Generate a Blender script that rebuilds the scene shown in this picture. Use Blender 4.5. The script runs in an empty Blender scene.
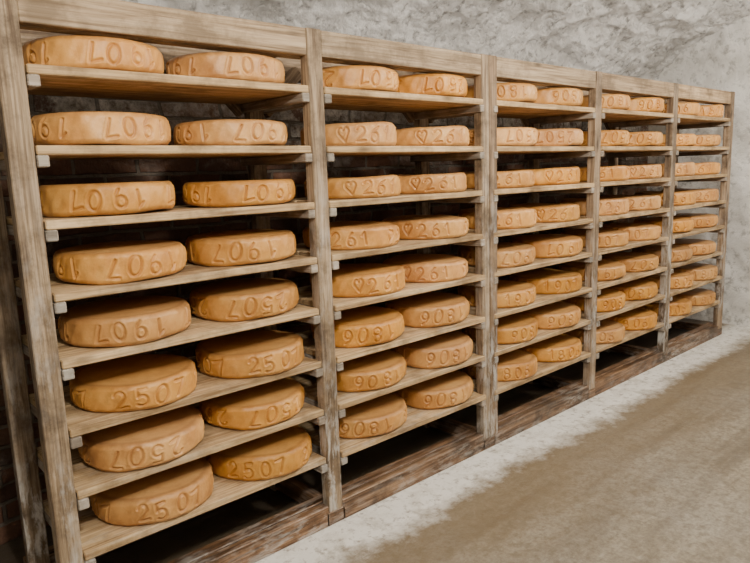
import bpy, bmesh, math, random
import numpy as np
from mathutils import Matrix, Vector, noise
random.seed(4); rng=np.random.default_rng(5)
scene=bpy.context.scene
S=0.68; W=1.3773*S; NB=5
def Z(z): return (z+0.4579+0.09)*S
H=Z(2.1)
SH=[Z(v) for v in (1.8249,1.5312,1.2485,.9661,.6943,.4066,.1377,-.138)]
ST=.024; PW=.062; PD=.045; DEP=.43

# ---------------- node helpers ----------------
def newmat(name):
    m=bpy.data.materials.new(name); m.use_nodes=True
    nt=m.node_tree; b=nt.nodes['Principled BSDF']; return m,nt,b
def N(nt,t,**k):
    n=nt.nodes.new(t)
    for a,v in k.items():
        if a in n.inputs: n.inputs[a].default_value=v
        else: setattr(n,a,v)
    return n
def ramp(nt,fac,stops):
    r=nt.nodes.new('ShaderNodeValToRGB'); e=r.color_ramp.elements
    while len(e)<len(stops): e.new(.5)
    for i,(p,c) in enumerate(stops):
        e[i].position=p; e[i].color=(*c,1) if len(c)==3 else c
    nt.links.new(fac,r.inputs['Fac']); return r.outputs['Color']
def mix(nt,fac,a,b,mode='MIX'):
    m=nt.nodes.new('ShaderNodeMix'); m.data_type='RGBA'; m.blend_type=mode
    for sock,v in ((m.inputs[0],fac),(m.inputs[6],a),(m.inputs[7],b)):
        if isinstance(v,(int,float)): sock.default_value=v
        elif isinstance(v,tuple): sock.default_value=(*v,1) if len(v)==3 else v
        else: nt.links.new(v,sock)
    return m.outputs[2]
def mathn(nt,op,a,b=0.0,clamp=False):
    m=nt.nodes.new('ShaderNodeMath'); m.operation=op; m.use_clamp=clamp
    for i,v in enumerate((a,b)):
        if isinstance(v,(int,float)): m.inputs[i].default_value=v
        else: nt.links.new(v,m.inputs[i])
    return m.outputs[0]
def noi(nt,vec,scale,detail=5,rough=.6,dist=0):
    n=N(nt,'ShaderNodeTexNoise'); n.inputs['Scale'].default_value=scale; n.inputs['Detail'].default_value=detail
    n.inputs['Roughness'].default_value=rough; n.inputs['Distortion'].default_value=dist
    nt.links.new(vec,n.inputs['Vector']); return n.outputs['Fac']
def mapping(nt,vec,scale):
    m=nt.nodes.new('ShaderNodeMapping'); m.inputs['Scale'].default_value=scale; nt.links.new(vec,m.inputs['Vector']); return m.outputs[0]
def bump(nt,b,h,strength,dist):
    n=nt.nodes.new('ShaderNodeBump'); n.inputs['Strength'].default_value=strength; n.inputs['Distance'].default_value=dist
    nt.links.new(h,n.inputs['Height']); nt.links.new(n.outputs[0],b.inputs['Normal'])
def sep(nt,vec):
    s=nt.nodes.new('ShaderNodeSeparateXYZ'); nt.links.new(vec,s.inputs[0]); return s.outputs
def maprange(nt,v,a,b,c=0,d=1):
    m=nt.nodes.new('ShaderNodeMapRange'); nt.links.new(v,m.inputs[0])
    for i,x in enumerate((a,b,c,d)): m.inputs[i+1].default_value=x
    return m.outputs[0]

def wood(name,dark,mid,light,rough=.75,mold=0.0,moldz=(1.5,.3),ms=24,stain=.7):
    m,nt,b=newmat(name)
    uv=N(nt,'ShaderNodeUVMap'); uv.uv_map='grain'
    geo=N(nt,'ShaderNodeNewGeometry')
    v=mapping(nt,uv.outputs[0],(1.6,30,1))
    n1=noi(nt,v,1.0,7,.7,.8)
    v2=mapping(nt,uv.outputs[0],(4,130,1)); n2=noi(nt,v2,1.0,4,.6)
    g=mathn(nt,'ADD',mathn(nt,'MULTIPLY',n1,.65),mathn(nt,'MULTIPLY',n2,.35))
    c=ramp(nt,g,[(.40,dark),(.5,mid),(.60,light)])
    vk=mapping(nt,uv.outputs[0],(3.2,9,1)); vo=N(nt,'ShaderNodeTexVoronoi'); vo.inputs['Scale'].default_value=1.0; nt.links.new(vk,vo.inputs['Vector'])
    kn=ramp(nt,vo.outputs['Distance'],[(.05,(1,1,1)),(.15,(0,0,0))])
    c=mix(nt,mathn(nt,'MULTIPLY',kn,.8),c,tuple(x*.33 for x in dark))
    at=N(nt,'ShaderNodeAttribute'); at.attribute_name='tint'
    c=mix(nt,1.0,c,at.outputs['Color'],'MULTIPLY')
    st=noi(nt,geo.outputs['Position'],5,7,.7)
    c=mix(nt,ramp(nt,st,[(.47,(0,0,0)),(.62,(stain,stain,stain))]),c,tuple(x*.55 for x in dark))
    if mold:
        z=sep(nt,geo.outputs['Position'])[2]
        zz=maprange(nt,z,moldz[0],moldz[1],0,1)
        mm=noi(nt,mapping(nt,uv.outputs[0],(ms*.3,ms,1)),1,7,.7,.3)
        mb=noi(nt,geo.outputs['Position'],2.2,3,.6)
        f=mathn(nt,'MULTIPLY',mathn(nt,'MULTIPLY',ramp(nt,mm,[(.47,(0,0,0)),(.60,(1,1,1))]),zz),ramp(nt,mb,[(.42,(.15,.15,.15)),(.60,(1,1,1))]))
        c=mix(nt,mathn(nt,'MULTIPLY',f,mold),c,(.60,.575,.53))
    nt.links.new(c,b.inputs['Base Color']); b.inputs['Roughness'].default_value=rough
    b.inputs['Specular IOR Level'].default_value=.3
    bump(nt,b,g,.4,.004)
    return m
M_shelf=wood('pine_shelf_board',(.25,.155,.075),(.475,.33,.175),(.645,.475,.28),mold=.25,stain=.62)
M_post=wood('aged_spruce_post',(.12,.08,.05),(.265,.195,.125),(.42,.325,.225),mold=.9,stain=.75)
M_beam=wood('spruce_top_beam',(.20,.135,.078),(.385,.28,.172),(.54,.415,.275),stain=.6)
M_sill=wood('damp_sill_beam',(.05,.027,.014),(.15,.083,.043),(.30,.185,.105),rough=.42,mold=.85,moldz=(.22,-.1),ms=34)
M_cleat=wood('grey_cleat',(.17,.135,.10),(.31,.265,.21),(.44,.39,.33),mold=.5)

# ---------------- board builder ----------------
class Boards:
    def __init__(s): s.bm=bmesh.new(); s.uv=s.bm.loops.layers.uv.new('grain'); s.col=s.bm.loops.layers.float_color.new('tint')
    def add(s,p0,p1,wa,wb,mat=0,up=Vector((0,0,1)),bev=.003,tint=None):
        p0=Vector(p0);p1=Vector(p1); d=(p1-p0); L=d.length; d.normalize()
        if abs(d.dot(up))>.95: up=Vector((0,1,0))
        side=d.cross(up).normalized(); u=side.cross(d).normalized()
        t=bmesh.new(); bmesh.ops.create_cube(t,size=1)
        for v in t.verts: v.co=Vector((v.co.x*L,v.co.y*wa,v.co.z*wb))
        bmesh.ops.bevel(t,geom=list(t.edges),offset=bev,segments=1,affect='EDGES')
        c=(p0+p1)/2; ou=random.random()*50; ov=random.random()*50
        tn=tint or (lambda q,r:(q*(1+r),q,q*(1-r)))(random.uniform(.82,1.12),random.uniform(-.02,.05))
        vm={}
        for v in t.verts: vm[v]=s.bm.verts.new(c+d*v.co.x+side*v.co.y+u*v.co.z)
        for f in t.faces:
            nf=s.bm.faces.new([vm[v] for v in f.verts]); nf.material_index=mat
            n=f.normal
            for l,ol in zip(nf.loops,f.loops):
                co=ol.vert.co
                if abs(n.x)>.9: q=(co.y*1.0,co.z*.5+.2)
                elif abs(n.y)>abs(n.z): q=(co.x,co.z+.3)
                else: q=(co.x,co.y)
                l[s.uv].uv=(q[0]+ou,q[1]+ov); l[s.col]=(*tn,1)
        t.free()
    def obj(s,name,mats,parent=None):
        me=bpy.data.meshes.new(name); s.bm.normal_update(); s.bm.to_mesh(me); s.bm.free()
        for m in mats: me.materials.append(m)
        o=bpy.data.objects.new(name,me); scene.collection.objects.link(o)
        if parent: o.parent=parent
        return o
rack=bpy.data.objects.new('wooden_cheese_rack',None); scene.collection.objects.link(rack)
mats=[M_shelf,M_post,M_beam,M_sill,M_cleat]
SILL_H=.085
B=Boards()
for k in range(NB+1):
    x=k*W
    def post(xc,w,y,dp,z0,z1,**kw): B.add((xc,y,z0),(xc,y,z1),w,dp,1,**kw)
    if k==2:
        post(x-.022,.05,PD/2,PD,.055,H,tint=(1.15,1.15,1.12)); post(x+.033,.056,PD/2,PD,.055,H,tint=(.75,.67,.6))
    else: post(x,PW,PD/2,PD,.055,H,tint=(1.12,1.1,1.05) if k<2 else None)
    post(x,PW,DEP-PD/2,PD,0,H-.05)
B.obj('posts',mats,rack)
B=Boards()
for (a,b) in ((0,2),(2,5)):
    B.add((a*W-(.03 if a==0 else 0),PD+.02,H-.045),(b*W+(.03 if b==5 else -.001),PD+.02,H-.045),.038,.09,2)
    B.add((a*W-(.03 if a==0 else 0),DEP+.02,H-.06),(b*W+(.03 if b==5 else -.001),DEP+.02,H-.06),.035,.09,1)
for k in range(NB):
    B.add((k*W+PW/2,.02,H-.045),((k+1)*W-PW/2,.02,H-.045),.034,.086,2)
for k in range(NB+1):
    B.add((k*W,PD+.04,H-.03),(k*W,DEP,H-.03),.045,.05,2)
for k in range(NB):
    B.add((k*W+.05,DEP-.02,H-.24),(k*W+.22,DEP-.02,H-.07),.03,.05,1)
    B.add(((k+1)*W-.05,DEP-.02,H-.24),((k+1)*W-.22,DEP-.02,H-.07),.03,.05,1)
B.obj('top_frame',mats,rack)
B=Boards()
for (a,b) in ((0,2),(2,5)):
    B.add((a*W-.03,PD+.025,SILL_H/2),(b*W+(.03 if b==5 else -.032),PD+.025,SILL_H/2),.05,SILL_H,3)
    B.add((a*W-.03,DEP+.025,SILL_H/2),(b*W+(.03 if b==5 else -.032),DEP+.025,SILL_H/2),.05,SILL_H,3)
for k in range(NB):
    B.add((k*W+(PW/2+.002),.022,.041),((k+1)*W-(PW/2+.002),.022,.041),.04,.082,3)
for k in range(NB+1): B.add((k*W,PD+.05,.04),(k*W,DEP,.04),.05,.06,3)
for k in range(NB+1): B.add((k*W-.045,.022,.027),(k*W+.045,.022,.027),.04,.054,3)
B.obj('sill_beams',mats,rack)
B=Boards(); C=Boards()
for k in range(NB):
    for i,z in enumerate(SH):
        xa=k*W+PW/2+.004; xb=(k+1)*W-PW/2-.004
        j=random.uniform(-.005,.005)
        q=random.uniform(.84,1.12)
        B.add((xa,.1+j,z-ST/2),(xb,.1+j,z-ST/2),.205,ST,0,tint=(q*1.02,q,q*.96))
        q=random.uniform(.8,1.0)
        B.add((xa,.318+j,z-ST/2),(xb,.318+j,z-ST/2),.215,ST,0,tint=(q,q,q*.95))
        for xx in (xa+.013,xb-.013):
            C.add((xx,-.004,z-ST-.016),(xx,DEP,z-ST-.016),.030,.030,4)
B.obj('shelf_boards',mats,rack); C.obj('shelf_cleats',mats,rack)

# ---------------- cheese ----------------
def arc(cx,cy,rx,ry,a0,a1,n=12):
    return [(cx+rx*math.cos(math.radians(a0+(a1-a0)*i/n)),cy+ry*math.sin(math.radians(a0+(a1-a0)*i/n))) for i in range(n+1)]
G={'0':[arc(.5,.5,.42,.5,0,360,16)],
 '1':[[(.25,.72),(.58,1),(.58,0)]],
 '2':[arc(.5,.7,.38,.3,160,-30,9)+[(.1,0),(.95,.02)]],
 '5':[[(.85,1),(.2,1),(.18,.55)]+arc(.45,.32,.42,.32,100,-140,9)],
 '6':[[(.75,1),(.35,.75),(.13,.4)]+arc(.5,.3,.38,.3,180,520,14)],
 '7':[[(.05,.97),(.92,1),(.4,0)]],
 '8':[arc(.5,.74,.32,.26,270,630,12),arc(.5,.26,.4,.26,90,450,12)],
 '9':[arc(.5,.7,.36,.3,0,360,14),[(.86,.7),(.8,.3),(.5,0)]],
 'h':[[(.5,.02),(.02,.6)]+arc(.26,.72,.25,.26,200,20,7)+arc(.74,.72,.25,.26,160,-20,7)+[(.5,.02)]],
 ' ':[]}
R=.188; CH=.082
def cheese_mesh(name,word,seed):
    r_=random.Random(seed)
    nA=480; nz=34; fil=.013
    prof=[]
    for f in (0.02,.3,.6,.85): prof.append((R*f,0))
    for a in np.linspace(-90,0,6)[0:5]:
        prof.append((R-fil+fil*math.cos(math.radians(a)),fil+fil*math.sin(math.radians(a))))
    i0=len(prof)
    for z in np.linspace(fil,CH-fil,nz): prof.append((R+.004*(1-(2*z/CH-1)**2),z))
    i1=len(prof)
    for a in np.linspace(0,90,6)[1:]:
        prof.append((R-fil+fil*math.cos(math.radians(a)),CH-fil+fil*math.sin(math.radians(a))))
    for f in (.9,.85,.7,.55,.4,.25,.1,.02): prof.append((R*f,CH))
    P=np.array(prof); nr=len(P)
    th=np.arange(nA)*2*math.pi/nA
    T,RR=np.meshgrid(th,P[:,0]); ZZ=np.meshgrid(th,P[:,1])[1]
    seg=[]; nch=20; hgt=.051; wid=.039; ca=2*math.pi/nch
    full=(word+' '*5)[:5]
    for ci in range(nch):
        ch=full[ci%5]
        a0=(ci-1.95+.2+r_.uniform(-.09,.09))*ca; rot=r_.uniform(-.22,.22); zz=.0155+r_.uniform(-.004,.004); sc=r_.uniform(.86,1.06)
        for st in G[ch]:
            pts=[]
            for (x,y) in st:
                X=(x-.5)*wid*sc; Y=(y-.5)*hgt*sc
                pts.append((a0*R+X*math.cos(rot)-Y*math.sin(rot), zz+hgt/2+X*math.sin(rot)+Y*math.cos(rot)))
            seg+=list(zip(pts[:-1],pts[1:]))
    sg=np.array(seg); A=sg[:,0]; D=sg[:,1]-A; LL=(D**2).sum(1)+1e-12
    circ=2*math.pi*R
    ps=T[i0:i1].ravel()*R; pz=ZZ[i0:i1].ravel()
    best=np.full(ps.shape,9.)
    for a,d,l in zip(A,D,LL):
        dx=(ps-a[0]+circ/2)%circ-circ/2; dz=pz-a[1]
        t=np.clip((dx*d[0]+dz*d[1])/l,0,1)
        best=np.minimum(best,np.hypot(dx-t*d[0],dz-t*d[1]))
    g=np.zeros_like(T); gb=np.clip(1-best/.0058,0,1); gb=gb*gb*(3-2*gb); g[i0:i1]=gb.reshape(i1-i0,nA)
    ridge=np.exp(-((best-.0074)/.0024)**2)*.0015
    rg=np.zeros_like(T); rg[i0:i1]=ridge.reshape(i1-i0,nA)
    ph=[r_.uniform(0,6.28) for _ in range(8)]
    wob=.003*np.sin(2*T+ph[0])+.002*np.sin(3*T+ph[1])+.0012*np.sin(7*T+ph[2]+ZZ*30)+.0007*np.sin(19*T+ph[3]+ZZ*60)+.0006*np.sin(31*T+ph[6]-ZZ*90)
    bul=.0025*np.sin(2*T+ph[7])*(1-(2*ZZ/CH-1)**2)
    rad=RR*(1+wob/R)+bul*(RR/R)-.0055*g+rg
    rel=RR/R
    top=(ZZ>CH*.5)
    zz=ZZ+np.where(ZZ>CH*.3,(.003*np.sin(2*T+ph[4])*rel+.0016*np.sin(5*T+ph[5])*rel-.003*(1-rel**2)*top)*(ZZ/CH),0)
    X=rad*np.sin(T); Y=-rad*np.cos(T)
    V=np.stack([X,Y,zz],-1).reshape(-1,3)
    F=[]
    for r in range(nr-1):
        b=r*nA
        for a in range(nA):
            a2=(a+1)%nA
            F.append((b+a,b+a2,b+nA+a2,b+nA+a))
    F.append(tuple(range(nA))[::-1]); F.append(tuple((nr-1)*nA+a for a in range(nA)))
    me=bpy.data.meshes.new(name); me.from_pydata(V.tolist(),[],F)
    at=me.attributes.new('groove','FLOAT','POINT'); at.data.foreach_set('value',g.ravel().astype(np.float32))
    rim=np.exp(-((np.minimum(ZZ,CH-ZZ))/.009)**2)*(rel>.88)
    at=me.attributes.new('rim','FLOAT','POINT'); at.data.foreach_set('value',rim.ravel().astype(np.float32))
    me.polygons.foreach_set('use_smooth',[True]*len(me.polygons))
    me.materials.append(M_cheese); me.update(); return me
M_cheese,nt,b=newmat('washed_rind_cheese')
tc=N(nt,'ShaderNodeTexCoord'); oi=N(nt,'ShaderNodeObjectInfo')
off=N(nt,'ShaderNodeVectorMath',operation='ADD')
sc=N(nt,'ShaderNodeVectorMath',operation='SCALE'); cmb=N(nt,'ShaderNodeCombineXYZ')
for i in range(3): nt.links.new(oi.outputs['Random'],cmb.inputs[i])
nt.links.new(cmb.outputs[0],sc.inputs[0]); sc.inputs['Scale'].default_value=31
nt.links.new(tc.outputs['Object'],off.inputs[0]); nt.links.new(sc.outputs[0],off.inputs[1]); vec=off.outputs[0]
n1=noi(nt,vec,7,5,.6); n2=noi(nt,vec,80,5,.7); n3=noi(nt,vec,3,3,.5); n4=noi(nt,vec,26,5,.7)
c=ramp(nt,n1,[(.32,(.48,.20,.036)),(.5,(.655,.305,.062)),(.68,(.76,.40,.105))])
c=mix(nt,ramp(nt,n2,[(.52,(0,0,0)),(.75,(.3,.3,.3))]),c,(.80,.50,.18))
c=mix(nt,ramp(nt,n4,[(.50,(0,0,0)),(.68,(.45,.45,.45))]),c,(.40,.165,.035))
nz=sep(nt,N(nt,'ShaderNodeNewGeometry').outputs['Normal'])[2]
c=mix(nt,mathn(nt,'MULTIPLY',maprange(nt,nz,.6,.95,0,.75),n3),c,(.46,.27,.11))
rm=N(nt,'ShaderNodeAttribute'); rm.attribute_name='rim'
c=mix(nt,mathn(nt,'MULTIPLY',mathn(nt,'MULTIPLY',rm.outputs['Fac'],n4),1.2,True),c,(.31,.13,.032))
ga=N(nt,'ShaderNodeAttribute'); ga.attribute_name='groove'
c=mix(nt,mathn(nt,'MULTIPLY',ga.outputs['Fac'],.40),c,(.31,.115,.024))  # lettering grooves: browner rind plus crevice shade, mixed into the colour
hs=N(nt,'ShaderNodeHueSaturation'); nt.links.new(c,hs.inputs['Color'])
nt.links.new(maprange(nt,oi.outputs['Random'],0,1,.86,1.1),hs.inputs['Value'])
r2=mathn(nt,'FRACT',mathn(nt,'MULTIPLY',oi.outputs['Random'],7.3)); nt.links.new(maprange(nt,r2,0,1,.93,1.03),hs.inputs['Saturation'])
nt.links.new(hs.outputs[0],b.inputs['Base Color']); b.inputs['Roughness'].default_value=.43; b.inputs['Specular IOR Level'].default_value=.42
bump(nt,b,mathn(nt,'ADD',mathn(nt,'ADD',n2,n4),mathn(nt,'MULTIPLY',n1,.8)),.28,.0035)
meshes={}
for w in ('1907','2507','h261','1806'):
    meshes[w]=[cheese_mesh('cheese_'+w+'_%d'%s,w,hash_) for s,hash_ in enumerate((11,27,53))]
C0=[(.27,.70),(.27,.705),(.27,.715),(.285,.71),(.285,.71),(.29,.71),(.295,.71),(.315,.72)]
YC=[.184,.184,.184,.180,.178,.176,.174,.168]
words0=['1907','1907','1907','1907','1907','2507','2507','2507']
words1=['2507','h261','h261','h261','h261','1806','1806','1806']
words2=['1806','2507','h261','h261','1907','1907','1806','1806']
# wheels get turned over in the cellar: much of the lettering is upside down
flip={0:(0,1,2,3,4,6),1:(0,5,6,7),2:(0,1,4,6),3:(0,1,5,6),4:(1,4,5)}
cnt=0
for k in range(NB):
    for i,z in enumerate(SH):
        for s in (0,1):
            if k==0: x=C0[i][s]
            else: x=(.29,.71)[s]+random.uniform(-.015,.012)
            wd=(words0 if k==0 else words1 if k==1 else words2)[i]
            if k==0 and i==4 and s==1: wd='2507'
            me=meshes[wd][random.randrange(3)]
            o=bpy.data.objects.new('cheese_wheel' if cnt==0 else 'cheese_wheel.%03d'%cnt,me); cnt+=1
            scene.collection.objects.link(o)
            fl=i in flip[k]
            rz=random.uniform(-.4,.4)-math.atan2(k*W+x+.45,1.817+.19)*.5
            if wd[0]=='h': rz-=.15
            q=random.uniform(.985,1.01); hz=random.uniform(.96,1.08)
            yc=YC[i]+random.uniform(-.006,.008)
            o.scale=(q,q,hz)
            if fl:
                o.rotation_euler=(0,math.pi,rz); o.location=(k*W+x,yc,z+.004+CH*hz)
            else:
                o.rotation_euler=(0,0,rz); o.location=(k*W+x,yc,z+.0005)

# ---------------- room ----------------
XL,XR=-1.6,5*W+.42; YB,YF=.80,-2.7
def rough_grid(name,fn,nu,nv,amp,scale,mat,seed=0,amp2=0,scale2=6):
    V=[];F=[]
    for j in range(nv+1):
        for i in range(nu+1):
            p,n=fn(i/nu,j/nv); p=Vector(p);n=Vector(n)
            o=Vector((seed,seed,seed))
            d=noise.fractal(p*scale+o,1,2,5)*amp
            if amp2: d+=noise.ridged_multi_fractal(p*scale2+o,.8,2,5,1,2)*amp2
            V.append(p+n*d)
    for j in range(nv):
        for i in range(nu):
            a=j*(nu+1)+i; F.append((a,a+1,a+nu+2,a+nu+1))
    me=bpy.data.meshes.new(name); me.from_pydata([tuple(v) for v in V],[],F)
    me.polygons.foreach_set('use_smooth',[True]*len(F)); me.materials.append(mat); me.update()
    o=bpy.data.objects.new(name,me); scene.collection.objects.link(o); return o
def rock(name,a,bb,cc,bs=.7,k=.55,bd=.03,hole=.36):
    m,nt,b=newmat(name); g=N(nt,'ShaderNodeNewGeometry').outputs['Position']
    n1=noi(nt,g,2.2,8,.65); n2=noi(nt,g,17,8,.7); n3=noi(nt,g,55,5,.7)
    c=ramp(nt,n1,[(.35,a),(.5,bb),(.65,cc)])
    c=mix(nt,ramp(nt,n2,[(hole,(.9,.9,.9)),(hole+.13,(0,0,0))]),c,tuple(x*k for x in a))
    nt.links.new(c,b.inputs['Base Color']); b.inputs['Roughness'].default_value=.9; b.inputs['Specular IOR Level'].default_value=.2
    bump(nt,b,mathn(nt,'ADD',mathn(nt,'ADD',n2,n1),mathn(nt,'MULTIPLY',n3,.5)),bs,bd); return m
M_ceil=rock('whitewashed_rock',(.56,.54,.51),(.78,.76,.73),(.88,.865,.84),.9,.5,.05,.35)
M_end=rock('limewashed_plaster',(.56,.54,.50),(.70,.68,.64),(.80,.78,.75),.5,.7)
M_dim=rock('dim_unseen_wall',(.08,.07,.065),(.14,.13,.115),(.22,.20,.18),.5,.7)  # unseen walls, given a dark colour to cut bounced fill light
M_brick,nt,b=newmat('limewashed_brick'); pos=N(nt,'ShaderNodeNewGeometry').outputs['Position']
x,y,z=sep(nt,pos); cm=N(nt,'ShaderNodeCombineXYZ'); nt.links.new(x,cm.inputs[0]); nt.links.new(z,cm.inputs[1])
dn=N(nt,'ShaderNodeTexNoise'); dn.inputs['Scale'].default_value=5; nt.links.new(pos,dn.inputs['Vector'])
vm=N(nt,'ShaderNodeVectorMath',operation='MULTIPLY_ADD'); nt.links.new(dn.outputs['Color'],vm.inputs[0]); vm.inputs[1].default_value=(.02,.02,.02); nt.links.new(cm.outputs[0],vm.inputs[2])
br=N(nt,'ShaderNodeTexBrick'); nt.links.new(vm.outputs[0],br.inputs['Vector']); br.inputs['Scale'].default_value=1
br.inputs['Brick Width'].default_value=.25; br.inputs['Row Height'].default_value=.075; br.inputs['Mortar Size'].default_value=.009; br.inputs['Mortar Smooth'].default_value=.4
br.inputs['Color1'].default_value=(.17,.08,.045,1); br.inputs['Color2'].default_value=(.075,.042,.028,1); br.inputs['Mortar'].default_value=(.16,.13,.10,1)
n1=noi(nt,pos,2.3,7,.65); n2=noi(nt,pos,22,6,.7); n6=noi(nt,pos,9,6,.7)
zf=maprange(nt,z,1.25,1.7,-.2,1)
wf=mathn(nt,'ADD',zf,mathn(nt,'MULTIPLY',mathn(nt,'SUBTRACT',n1,.5),3.2),True)
wf=mathn(nt,'MULTIPLY',wf,ramp(nt,n6,[(.38,(.1,.1,.1)),(.48,(1,1,1))]))
wc=ramp(nt,n2,[(.35,(.22,.20,.17)),(.6,(.66,.63,.58))])
wc=mix(nt,mathn(nt,'MULTIPLY',br.outputs['Fac'],.7),wc,(.10,.085,.07))
c=mix(nt,wf,br.outputs['Color'],wc); nt.links.new(c,b.inputs['Base Color']); b.inputs['Roughness'].default_value=.9
bump(nt,b,mathn(nt,'SUBTRACT',n2,mathn(nt,'MULTIPLY',br.outputs['Fac'],1.2)),1,.025)
# floor
M_floor,nt,b=newmat('damp_concrete_floor'); pos=N(nt,'ShaderNodeNewGeometry').outputs['Position']
x,y,z=sep(nt,pos); st=mapping(nt,pos,(.5,5,1)); n1=noi(nt,st,1.8,9,.66,.2); n2=noi(nt,pos,70,6,.7); n3=noi(nt,pos,9,8,.72); n4=noi(nt,pos,1.3,5,.6); n5=noi(nt,pos,24,8,.72)
c=ramp(nt,n1,[(.34,(.15,.12,.08)),(.5,(.24,.203,.143)),(.66,(.34,.30,.225))])
c=mix(nt,ramp(nt,n4,[(.4,(0,0,0)),(.65,(.5,.5,.5))]),c,(.33,.31,.27))
c=mix(nt,ramp(nt,n5,[(.40,(.6,.6,.6)),(.52,(0,0,0))]),c,(.13,.103,.068))
c=mix(nt,ramp(nt,n5,[(.55,(0,0,0)),(.70,(.5,.5,.5))]),c,(.42,.385,.325))
c=mix(nt,ramp(nt,n2,[(.38,(.5,.5,.5)),(.58,(0,0,0))]),c,(.13,.105,.072))
wet=maprange(nt,mathn(nt,'ADD',y,mathn(nt,'MULTIPLY',mathn(nt,'SUBTRACT',n3,.5),.4)),-.75,-.3,0,.65)
c=mix(nt,wet,c,(.185,.132,.07))
e=mathn(nt,'ADD',mathn(nt,'ADD',y,mathn(nt,'MULTIPLY',mathn(nt,'SUBTRACT',n3,.5),.26)),mathn(nt,'MULTIPLY',mathn(nt,'SUBTRACT',n4,.5),.14))
lime=maprange(nt,e,-.25,-.13,0,1)
lime=mathn(nt,'MULTIPLY',lime,ramp(nt,n5,[(.37,(.35,.35,.35)),(.47,(1,1,1))]))
lime2=maprange(nt,mathn(nt,'ADD',y,mathn(nt,'MULTIPLY',mathn(nt,'SUBTRACT',n3,.5),.3)),.02,.12,1,0)
lf=mathn(nt,'MULTIPLY',lime,lime2)
lc=ramp(nt,n3,[(.3,(.54,.51,.44)),(.52,(.84,.82,.77))])
c=mix(nt,mathn(nt,'MULTIPLY',lf,.93),c,lc)
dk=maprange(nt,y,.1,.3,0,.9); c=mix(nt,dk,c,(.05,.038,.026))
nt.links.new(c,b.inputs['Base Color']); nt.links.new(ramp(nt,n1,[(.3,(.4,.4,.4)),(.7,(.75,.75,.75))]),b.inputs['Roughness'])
bump(nt,b,mathn(nt,'ADD',mathn(nt,'ADD',n3,n5),n2),.35,.008)
def box(name,x0,x1,y0,y1,z0,z1,mat):
    bm=bmesh.new(); bmesh.ops.create_cube(bm,size=1)
    for v in bm.verts: v.co=Vector(((x0+x1)/2+v.co.x*(x1-x0),(y0+y1)/2+v.co.y*(y1-y0),(z0+z1)/2+v.co.z*(z1-z0)))
    me=bpy.data.meshes.new(name); bm.to_mesh(me); bm.free(); me.materials.append(mat)
    o=bpy.data.objects.new(name,me); scene.collection.objects.link(o); return o
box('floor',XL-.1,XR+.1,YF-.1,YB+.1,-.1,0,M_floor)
ZS=1.75
rough_grid('wall_back',lambda u,v:((XL+u*(XR-XL),YB,v*(ZS+.1)),(0,-1,0)),300,100,.05,2.5,M_brick,3,.01,9)
rough_grid('wall_right',lambda u,v:((XR,YF+u*(YB-YF+.1),v*3.0),(-1,0,0)),140,120,.05,1.6,M_end,8,.012,4)
rough_grid('wall_left',lambda u,v:((XL,YF+u*(YB-YF),v*3.0),(1,0,0)),60,60,.05,1.6,M_dim,18)
rough_grid('wall_front',lambda u,v:((XL+u*(XR-XL),YF,v*(ZS+.1)),(0,1,0)),80,50,.05,1.6,M_dim,28)
def vault(u,v):
    a=math.pi*v; yc=(YB+YF)/2; hw=(YB-YF)/2
    return ((XL+u*(XR-XL),yc+hw*math.cos(a),ZS+.85*math.sin(a)**.9),(0,-math.cos(a),-math.sin(a)))
rough_grid('ceiling',vault,560,340,.12,1.3,M_ceil,40,.032,4.5)

# ---------------- light ----------------
def lamp(name,loc,size,energy,col=(1,.935,.835)):
    l=bpy.data.lights.new(name,'POINT'); l.energy=energy; l.shadow_soft_size=size; l.color=col
    o=bpy.data.objects.new(name,l); scene.collection.objects.link(o); o.location=loc; return o
lamp('cellar_lamp',(-.1,-1.7,2.06),.07,122)
lamp('cellar_lamp.001',(1.9,-1.3,2.03),.07,92)
lamp('cellar_lamp.002',(3.9,-1.2,2.03),.07,80)
w=bpy.data.worlds.new('w'); scene.world=w; w.use_nodes=True; w.node_tree.nodes['Background'].inputs[0].default_value=(.5,.5,.5,1); w.node_tree.nodes['Background'].inputs[1].default_value=.2

# ---------------- camera ----------------
yaw,pit,roll,f=.7291,-.1674,-.0345,645.19
fw=Vector((math.sin(yaw)*math.cos(pit),math.cos(yaw)*math.cos(pit),math.sin(pit)))
r=Vector((math.cos(yaw),-math.sin(yaw),0)); u=r.cross(fw)
r2=r*math.cos(roll)+u*math.sin(roll); u2=-r*math.sin(roll)+u*math.cos(roll)
M=Matrix((r2,u2,-fw)).transposed().to_4x4(); M.translation=Vector((-.6616*S,-2.6716*S,Z(1.388)))
cd=bpy.data.cameras.new('camera'); cam=bpy.data.objects.new('camera',cd); scene.collection.objects.link(cam)
cam.matrix_world=M; cd.sensor_width=36; cd.sensor_fit='HORIZONTAL'; cd.lens=f/750*36; cd.clip_start=.02
scene.camera=cam
